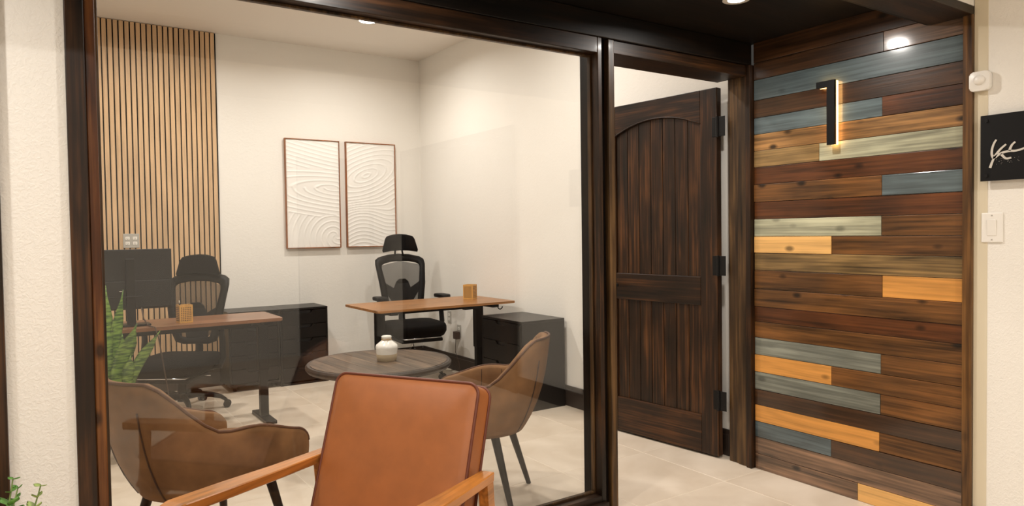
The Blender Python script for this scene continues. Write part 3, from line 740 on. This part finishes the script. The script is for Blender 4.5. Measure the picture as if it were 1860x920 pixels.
for k in range(4):
    a = R(45 + 90 * k)
    MB().tube([(math.cos(a) * 0.04, math.sin(a) * 0.04, 0.075), (math.cos(a) * 0.18, math.sin(a) * 0.18, 0.045), (math.cos(a) * 0.27, math.sin(a) * 0.27, 0.019)], [0.03, 0.024, 0.019], 8).build('foot', 'table_wood', rt, True)
vz = thing('vase', 'small white ceramic jug vase with bare clay base on round table', 'vase', (1.70, 3.90, 0.5505))
MB().lathe([(0, 0), (0.050, 0), (0.056, 0.006), (0.060, 0.036), (0.0605, 0.040), (0.0655, 0.075), (0.066, 0.086), (0.060, 0.098), (0.034, 0.118), (0.027, 0.124), (0.026, 0.134), (0.030, 0.138), (0.030, 0.147), (0.024, 0.149), (0.020, 0.147), (0.020, 0.128), (0, 0.126)], 40).build('jar', 'ceramic_white', vz, 'auto')
MB().lathe([(0.052, 0.0004), (0.0576, 0.006), (0.0622, 0.042), (0.0612, 0.0425), (0.0555, 0.007), (0.052, 0.001)], 40).build('clay_base', 'ceramic_beige', vz, True)
MB().tube([(0.0285 * math.cos(R(a)), 0.0285 * math.sin(R(a)), 0.129 + 0.002 * math.sin(R(a * 3))) for a in range(0, 360, 15)], 0.0028, 6, closed=True).tube([(0.0, -0.029, 0.129), (-0.006, -0.034, 0.122), (-0.008, -0.037, 0.112)], 0.0018, 6).build('twine', 'twine', vz, True)

# ------------------------------------------------------------------ tub armchairs
def tub_chair(label, loc, rz, legmat):
    """faces local -y"""
    t = thing('tub_armchair', label, 'armchair', loc, rz, 'brown suede tub armchairs')
    HW, YF, YA, DB = 0.292, -0.27, 0.02, 0.30
    plan = []           # (x, y, back factor, tip factor)
    RC = 0.055          # rounded upper front corner of the arm
    for k in range(12):
        y = YF + (YA - YF) * (k / 12) ** 2; d_ = min(RC, y - YF); plan.append((HW - 0.012 * ss(-0.1, YF, y), y, 0.0, RC - math.sqrt(RC * RC - (RC - d_) ** 2)))
    for k in range(25):
        a = PI * k / 24; plan.append((HW * math.cos(a), YA + DB * math.sin(a), ss(R(18), R(62), min(a, PI - a)), 0.0))
    plan += [(-x, y, b_, tp) for x, y, b_, tp in plan[11::-1]]
    ZA, ZB, Z0 = 0.60, 0.80, 0.345
    def pt(p, v, inset=0.0):
        x, y, bf, tp = p
        zr = ZA + (ZB - ZA) * bf - 0.07 * ss(YA, YF, y) - tp
        w_ = 0.74 + 0.26 * (1 - max(0.0, 1 - v) ** 3.2)
        lean = 0.055 * bf * v
        n = Vector((x, max(y - YA, 0), 0))
        if n.length > 1e-6: n.normalize()
        px, py = x * w_, (YA - 0.02) + (y - YA + 0.02) * (w_ if y > YA else (0.90 + 0.10 * w_))
        zz = Z0 + (zr - Z0) * v
        if y < YA: zz = max(zz, Z0 + 0.03 * ss(YA, YF, y) * (1 - v))
        return Vector((px - n.x * inset, py + lean - n.y * inset, zz))
    prof = [(v, 0.0) for v in (0.0, 0.06, 0.16, 0.30, 0.46, 0.62, 0.78, 0.91, 0.975)] + [(1.0, 0.010), (1.006, 0.022), (1.0, 0.034)] + [(v, 0.046) for v in (0.96, 0.8, 0.6, 0.4, 0.25)]
    sb = MB(); V = []
    for v, ins in prof: V.append([sb.bm.verts.new(pt(p, v, ins)) for p in plan])
    for i in range(len(V) - 1):
        for k in range(len(plan) - 1): sb.bm.faces.new((V[i][k], V[i][k + 1], V[i + 1][k + 1], V[i + 1][k]))
    for e_ in (0, len(plan) - 1):       # close the arm fronts
        lo, hi = 0, len(V) - 1
        while hi - lo > 1:
            if hi - lo == 2: sb.bm.faces.new((V[lo][e_], V[lo + 1][e_], V[hi][e_])); break
            sb.bm.faces.new((V[lo][e_], V[lo + 1][e_], V[hi - 1][e_], V[hi][e_])); lo += 1; hi -= 1
    # underside
    c_ = sb.bm.verts.new((0, -0.03, 0.335)); ring = V[0]
    for k in range(len(ring) - 1): sb.bm.faces.new((ring[k + 1], ring[k], c_))
    sb.bm.faces.new((ring[0], ring[-1], c_))
    shell = sb.build('shell', 'suede_brown', t, True)
    MB().tube([pt(p, 1.0, 0.004) + Vector((0, 0, 0.001)) for p in plan], 0.0055, 8).build('rim_piping', 'suede_piping', shell, True)
    for k in (21, len(plan) - 22):
        MB().tube([pt(plan[k], v, -0.0005) for v in (0.02, 0.1, 0.2, 0.35, 0.5, 0.65, 0.78)], 0.0035, 6).build('seam', 'suede_seam', shell, True)
    for k in range(10, len(plan) - 10, 3):
        MB().tube([pt(plan[k], v, 0.0455) for v in (0.95, 0.8, 0.65, 0.5, 0.35)], 0.002, 5).build('stitch_line', 'suede_seam', shell, True)
    # seat cushion
    cu = MB(); rows = []
    for z_, f in ((0.352, 0.90), (0.365, 0.97), (0.40, 1.0), (0.44, 1.0), (0.462, 0.97), (0.472, 0.90), (0.476, 0.6), (0.476, 0.02)):
        rows.append([(x * f, (y + 0.04) * f - 0.04, z_) for x, y in rrect(0.455, 0.50, 0.12, 6, 0, -0.045)])
    Vc = cu.grid(rows, True); cu.bm.faces.new(Vc[0][::-1]); cu.build('seat_cushion', 'suede_brown', t, True)
    for sx in (-1, 1):
        for y0, y1 in ((-0.17, -0.235), (0.13, 0.225)):
            MB().cyl((sx * 0.215, y1, 0.0), (sx * 0.15, y0, 0.352), 0.012, 0.021, 14).build('leg', legmat, t, 'auto')
    return t
tub_chair('brown suede tub armchair with its back to the plaster pier', (0.52, 2.955, 0), R(25 + 90), 'black_metal')
tub_chair('brown suede tub armchair between round table and doorway', (1.765, 2.985, 0), R(135 + 90), 'black_metal')

# ------------------------------------------------------------------ leather armchair in the corridor
lc = thing('leather_armchair', 'tan leather lounge armchair with wooden arms before the glass', 'armchair', (0.72, 1.93, 0), R(-58))
def slab(name, mat, parent, w_, h_, d_, m_, puff=0.012):
    """upholstered slab in local x (width), z (height), y (thickness), piped along both edges"""
    rows = []
    for o_, f in ((0, 0.02), (0, 0.5), (0.2, 0.90), (0.75, 0.982), (1.0, 1.0)):
        pl = rrect(w_ * f if f > 0.1 else 0.01, h_ * f if f > 0.1 else 0.01, 0.035 * f, 5)
        rows.append([(x, -d_ / 2 - puff * (1 - o_) + 0.0 * f, z) for x, z in pl])
    rows += [[(x, -y, z) for x, y, z in r_] for r_ in rows[::-1]]
    s_ = MB(); V = s_.grid(rows, True); s_.bm.faces.new(V[0]); s_.bm.faces.new(V[-1][::-1]); bmesh.ops.transform(s_.bm, matrix=m_, verts=s_.bm.verts)
    o = s_.build(name, mat, parent, 'auto')
    for y in (-d_ / 2, d_ / 2):
        p_ = MB().tube([(x, y, z) for x, z in rrect(w_ + 0.003, h_ + 0.003, 0.036, 6)], 0.0052, 8, closed=True)
        bmesh.ops.transform(p_.bm, matrix=m_, verts=p_.bm.verts); p_.build('piping', 'leather_piping', o, True)
    return o
LEAN = R(-20)
slab('back_cushion', 'leather_tan', lc, 0.535, 0.56, 0.085, Matrix.Translation((0, 0.245, 0.555)) @ Matrix.Rotation(LEAN, 4, 'X'))
slab('seat_cushion', 'leather_tan', lc, 0.535, 0.54, 0.11, Matrix.Translation((0, -0.08, 0.365)) @ Matrix.Rotation(R(84), 4, 'X'))
for s_ in (-1, 1):
    # shaped arm: broad in front, slimmer towards the back
    rows = []
    for y, hw, z in ((-0.36, 0.028, 0.605), (-0.33, 0.036, 0.607), (-0.15, 0.036, 0.597), (0.05, 0.030, 0.585), (0.22, 0.025, 0.578), (0.275, 0.023, 0.576)):
        x = s_ * 0.306
        rows.append([(x - hw, y, z), (x + hw, y, z), (x + hw * 0.9, y, z - 0.03), (x - hw * 0.9, y, z - 0.03)])
    a_ = MB(); V = a_.grid(rows, True); a_.bm.faces.new(V[0]); a_.bm.faces.new(V[-1][::-1])
    bmesh.ops.bevel(a_.bm, geom=list(a_.bm.edges), offset=0.003, segments=1, affect='EDGES')
    a_.build('arm', 'armchair_wood', lc)
    MB().cyl((s_ * 0.31, -0.30, 0.0), (s_ * 0.31, -0.285, 0.578), 0.014, 0.022, 12).build('leg', 'armchair_wood', lc, 'auto')
    lg = MB(); lg.grid([[(s_ * 0.31 + a, y + b_, z) for a, b_ in ((-0.016, -0.02), (0.016, -0.02), (0.016, 0.02), (-0.016, 0.02))] for y, z in ((0.33, 0.0), (0.275, 0.30), (0.25, 0.55))], True)
    bmesh.ops.holes_fill(lg.bm, edges=lg.bm.edges); lg.build('leg', 'armchair_wood', lc)
    box('side_rail', (s_ * 0.31 - 0.012, -0.28, 0.27), (s_ * 0.31 + 0.012, 0.262, 0.315), 'armchair_wood', lc, 0.003)
box('front_rail', (-0.30, -0.30, 0.27), (0.30, -0.276, 0.315), 'armchair_wood', lc, 0.003)
box('rear_rail', (-0.30, 0.20, 0.25), (0.30, 0.222, 0.295), 'armchair_wood', lc, 0.003)
for z_, y_ in ((0.46, 0.262), (0.72, 0.36)): box('back_slat', (-0.25, y_, z_ - 0.025), (0.25, y_ + 0.016, z_ + 0.025), 'armchair_wood', lc, 0.003)
for s_ in (-1, 1): MB().tube([(s_ * 0.19, 0.225, 0.28), (s_ * 0.19, 0.300, 0.50), (s_ * 0.19, 0.395, 0.76)], 0.014, 8).build('back_post', 'armchair_wood', lc, True)

# ------------------------------------------------------------------ snake plant in a dark planter on a stand
sn = thing('snake_plant', 'tall green snake plant in dark planter before the walnut desk', 'potted plant', (0.36, 4.69, 0))
MB().lathe([(0, 0.10), (0.085, 0.10), (0.10, 0.115), (0.115, 0.42), (0.115, 0.435), (0.104, 0.435), (0.10, 0.41), (0, 0.41)], 32).build('planter', 'planter_dark', sn, 'auto')
MB().lathe([(0, 0.414), (0.10, 0.414), (0.10, 0.411), (0, 0.411)], 24).build('soil', 'soil', sn)
for k in range(4):
    a = R(45 + 90 * k); MB().tube([(math.cos(a) * 0.085, math.sin(a) * 0.085, 0.13), (math.cos(a) * 0.105, math.sin(a) * 0.105, 0.0)], 0.011, 8).build('stand_leg', 'black_metal', sn, True)
LEAVES = [(-0.06, 0.00, 0.62, 0.085, 0.01, 0.0), (-0.035, 0.03, 0.59, 0.07, 0.075, -0.01), (-0.02, -0.05, 0.40, 0.115, 0.115, -0.06), (0.05, -0.03, 0.345, 0.085, 0.165, -0.07),
          (0.02, 0.05, 0.33, 0.08, 0.01, 0.0), (-0.085, 0.0, 0.55, 0.075, -0.06, 0.03), (-0.04, 0.06, 0.50, 0.07, -0.02, 0.01), (0.035, -0.065, 0.22, 0.075, 0.02, -0.06)]
for x, y, hgt, wd, dx, dy in LEAVES:
    rows = []; side = Vector((1, 0.25, 0)).normalized()
    for j in range(11):
        v = j / 10; hw = wd / 2 * (0.55 + 0.9 * v - 0.35 * v * v) * (1 - ss(0.62, 1.0, v)) + 0.0008
        c_ = Vector((x + dx * v ** 1.5, y + dy * v ** 1.5, 0.41 + hgt * v))
        tw = 0.3 * v; sd = Vector((side.x * math.cos(tw) - side.y * math.sin(tw), side.x * math.sin(tw) + side.y * math.cos(tw), 0)); up_ = Vector((-sd.y, sd.x, 0))
        rows.append([c_ - sd * hw, c_ - sd * hw * 0.5 + up_ * (0.004 + hw * 0.12), c_ + up_ * (0.005 + hw * 0.18), c_ + sd * hw * 0.5 + up_ * (0.004 + hw * 0.12), c_ + sd * hw, c_ + sd * hw * 0.5 + up_ * hw * 0.1, c_ + up_ * hw * 0.15, c_ - sd * hw * 0.5 + up_ * hw * 0.1])
    l_ = MB(); V = l_.grid(rows, True); l_.bm.faces.new(V[0]); l_.bm.faces.new(V[-1][::-1])
    l_.build('leaf', 'snake_leaf', sn, True)

# ------------------------------------------------------------------ small leafy plant in the corridor
gp = thing('leafy_plant', 'small green leafy plant in clay pot beside the plaster pier', 'potted plant', (-0.155, 2.12, 0))
MB().lathe([(0, 0.0), (0.085, 0.0), (0.095, 0.02), (0.125, 0.36), (0.135, 0.365), (0.135, 0.40), (0.12, 0.40), (0.115, 0.375), (0, 0.375)], 32).build('pot', 'terracotta', gp, 'auto')
MB().lathe([(0, 0.379), (0.114, 0.379), (0.114, 0.376), (0, 0.376)], 24).build('soil', 'soil', gp)
def leaf_mesh(ln, wd):
    rows = []
    for j in range(6):
        v = j / 5; hw = wd / 2 * math.sin(PI * min(1, 0.06 + v * 0.94)) ** 0.8 + 0.0004
        rows.append([(-hw, ln * v, 0.25 * ln * v * v), (0, ln * v, 0.25 * ln * v * v - 0.12 * wd), (hw, ln * v, 0.25 * ln * v * v), (0, ln * v, 0.25 * ln * v * v - 0.12 * wd - 0.0012)])
    l_ = MB(); V = l_.grid(rows, True); l_.bm.faces.new(V[0]); l_.bm.faces.new(V[-1][::-1]); return l_
proto = {}
for mat_ in ('leaf_green', 'leaf_pale'):
    o = leaf_mesh(0.042, 0.034).build('leaf', mat_, gp, True); proto[mat_] = o.data
    bpy.data.objects.remove(o)
rs = random.Random(11)
STEMS = [(0.03, -0.02, 0.345, 0.055, -0.01, 'leaf_green'), (0.055, 0.0, 0.305, 0.085, 0.01, 'leaf_pale'), (-0.02, 0.03, 0.30, -0.02, 0.04, 'leaf_green'), (-0.05, -0.02, 0.32, -0.07, -0.03, 'leaf_green'), (0.0, 0.0, 0.29, 0.03, 0.05, 'leaf_pale'), (0.02, 0.05, 0.28, 0.07, 0.06, 'leaf_green'), (-0.03, -0.06, 0.27, -0.03, -0.09, 'leaf_pale')]
for x, y, hgt, dx, dy, mt in STEMS:
    pts = [Vector((x + dx * v, y + dy * v, 0.375 + hgt * v)) for v in (0, 0.3, 0.6, 1)]
    stm = MB().tube(pts, [0.003, 0.0028, 0.0024, 0.0015], 6).build('stem', 'stem_green', gp, True)
    for q in range(9):
        v = 0.30 + 0.70 * q / 8; p = Vector((x + dx * v, y + dy * v, 0.375 + hgt * v))
        for sd in (0, PI):
            lf = bpy.data.objects.new('leaf', proto[mt]); COL.objects.link(lf); lf.parent = stm
            sc = (1.15 - 0.75 * ss(0.6, 1.0, v)) * rs.uniform(0.8, 1.1)
            lf.location = p; lf.rotation_euler = (rs.uniform(-0.1, 0.5), rs.uniform(-0.2, 0.2), q * 1.7 + sd + rs.uniform(-0.2, 0.2)); lf.scale = (sc, sc, sc)

# ------------------------------------------------------------------ outlets, charger and cord on the office side wall
outlet('power_outlet', 'pale data outlet plate on side wall above the plugged charger', (XW - 0.0005, 5.985, 0.50), R(-90), 0.07, 0.115, 2, 1, 'grey_plastic', 'office outlets')
outlet('power_outlet', 'pale power outlet plate on side wall with charger plugged in', (XW - 0.0005, 5.80, 0.385), R(-90), 0.07, 0.115, 2, 1, 'grey_plastic', 'office outlets')
ch = thing('charger', 'dark brown plug-in charger with thin cord on side wall', 'charger', (XW - 0.010, 5.80, 0.345))
box('body', (-0.045, -0.03, -0.035), (-0.001, 0.03, 0.035), 'cord_brown', ch, 0.004)
MB().tube([(-0.03, 0, -0.035), (-0.03, 0.005, -0.10), (-0.035, 0.0, -0.16), (-0.035, -0.06, -0.25), (-0.045, -0.10, -0.33), (-0.085, -0.16, -0.341), (-0.10, -0.26, -0.341), (-0.08, -0.35, -0.341)], 0.003, 6).build('cord', 'cord_brown', ch, True)

# ------------------------------------------------------------------ backlit numeral on the planks
nm = thing('house_number', 'black backlit numeral one on the plank wall', 'number sign', (XP - 0.006, 0, 0))
Y0, Y1, YF_, ZT, ZB_, ZF = 1.951, 1.990, 2.045, 2.012, 1.703, 1.982
def numeral(x0, x1, g, mat, name):
    poly = [(-(Y0 + g), ZB_ + g), (-(Y0 + g), ZT - g), (-(YF_ - g), ZT - g), (-(YF_ - g), ZF + g), (-(Y1 - g), ZF + g), (-(Y1 - g), ZB_ + g)]
    MB().prism(poly, x1 - x0, Matrix(((0, 0, 1, x0), (-1, 0, 0, 0), (0, 1, 0, 0), (0, 0, 0, 1)))).build(name, mat, nm)
numeral(-0.040, -0.022, 0, 'black_metal', 'face')
numeral(-0.0215, -0.002, 0.002, 'led_warm', 'light_core')

# ------------------------------------------------------------------ things on the white corridor wall
se = thing('motion_sensor', 'white square motion sensor at the edge of the plank wall', 'sensor', (XP - 0.003, 1.334, 1.89), R(-90))
MB().prism(rrect(0.074, 0.078, 0.014), 0.026, Matrix(((1, 0, 0, 0), (0, 0, -1, 0), (0, 1, 0, 0), (0, 0, 0, 1))), 0.004).build('housing', 'white_plastic', se, 'auto')
MB().lathe([(0.021, 0), (0.019, 0.006), (0.012, 0.011), (0, 0.013)], 24).build('lens', 'white_plastic', se, True).matrix_basis = Matrix.Translation((0, -0.026, 0.004)) @ Matrix.Rotation(R(90), 4, 'X')
sw = thing('light_switch', 'white rocker light switch on the plaster corridor wall', 'switch', (XP - 0.0005, 1.294, 1.295), R(-90))
box('plate', (-0.039, -0.006, -0.06), (0.039, 0, 0.06), 'white_plastic', sw, 0.003)
ro = box('rocker', (-0.0165, -0.0095, -0.033), (0.0165, -0.0062, 0.033), 'white_plastic', sw, 0.0015); ro.rotation_euler = (R(3), 0, 0)
for z_ in (-0.049, 0.049): MB().cyl((0, -0.0075, z_), (0, -0.0055, z_), 0.003, n=10).build('screw', 'grey_plastic', sw)
si = thing('wall_sign', 'square black wall sign with silver branch emblem', 'sign', (XP - 0.0005, 1.185, 1.483), R(-90))
SW_ = 0.143; SO = -0.022
box('panel', (-SW_, SO - 0.006, 0), (SW_, SO, 0.264), 'black_plastic', si, 0.001)
for x in (-SW_ + 0.022, SW_ - 0.022):
    for z_ in (0.022, 0.242): MB().cyl((x, SO - 0.010, z_), (x, 0, z_), 0.007, n=14).build('standoff', 'black_metal', si, 'auto')
def sg(px, py): return (-SW_ + (px - 55) / 470 * 0.139, SO - 0.0068, 0.264 - (py - 105) / 755 * 0.264)
EMB = [[(178, 712), (200, 655), (222, 610), (242, 590)], [(222, 610), (200, 560), (202, 500), (222, 440), (252, 395)], [(225, 600), (262, 550), (310, 500), (368, 458)],
       [(236, 596), (290, 562), (345, 545), (410, 537), (480, 540), (560, 525), (640, 500), (700, 505)], [(308, 560), (335, 590), (370, 618), (430, 614)], [(408, 535), (420, 500), (440, 468), (475, 440)],
       [(600, 512), (630, 560), (680, 590)], [(620, 508), (650, 460), (690, 440)]]
for seg in EMB:
    pts = [Vector(sg(*p)) for p in seg]
    sm_ = []
    for i in range(len(pts) - 1):
        p0, p1, p2, p3 = pts[max(i - 1, 0)], pts[i], pts[i + 1], pts[min(i + 2, len(pts) - 1)]
        for q in range(5):
            u = q / 5; sm_.append(0.5 * ((2 * p1) + (p2 - p0) * u + (2 * p0 - 5 * p1 + 4 * p2 - p3) * u * u + (3 * p1 - p0 - 3 * p2 + p3) * u ** 3))
    sm_.append(pts[-1])
    b_ = MB()
    n_ = len(sm_); lo = []
    for i, p in enumerate(sm_):
        tn = (sm_[min(i + 1, n_ - 1)] - sm_[max(i - 1, 0)]).normalized(); nr = Vector((-tn.z, 0, tn.x)); hw = 0.0048 * (1 - 0.35 * i / n_)
        lo.append([p - nr * hw, p + nr * hw, p + nr * hw - Vector((0, 0.002, 0)), p - nr * hw - Vector((0, 0.002, 0))])
    V = b_.grid(lo, True); b_.bm.faces.new(V[0]); b_.bm.faces.new(V[-1][::-1]); b_.build('branch', 'silver', si)
b_ = MB()
for k in range(26):
    px, py = rs.uniform(240, 520), 0; py = 640 + rs.uniform(-30, 40)
    p = Vector(sg(px, py)); b_.box(p + Vector((-0.0006, -0.001, -0.0006)), p + Vector((0.0006, 0, 0.0006)))
o = b_.build('speckle', 'silver', si); o['kind'] = 'stuff'
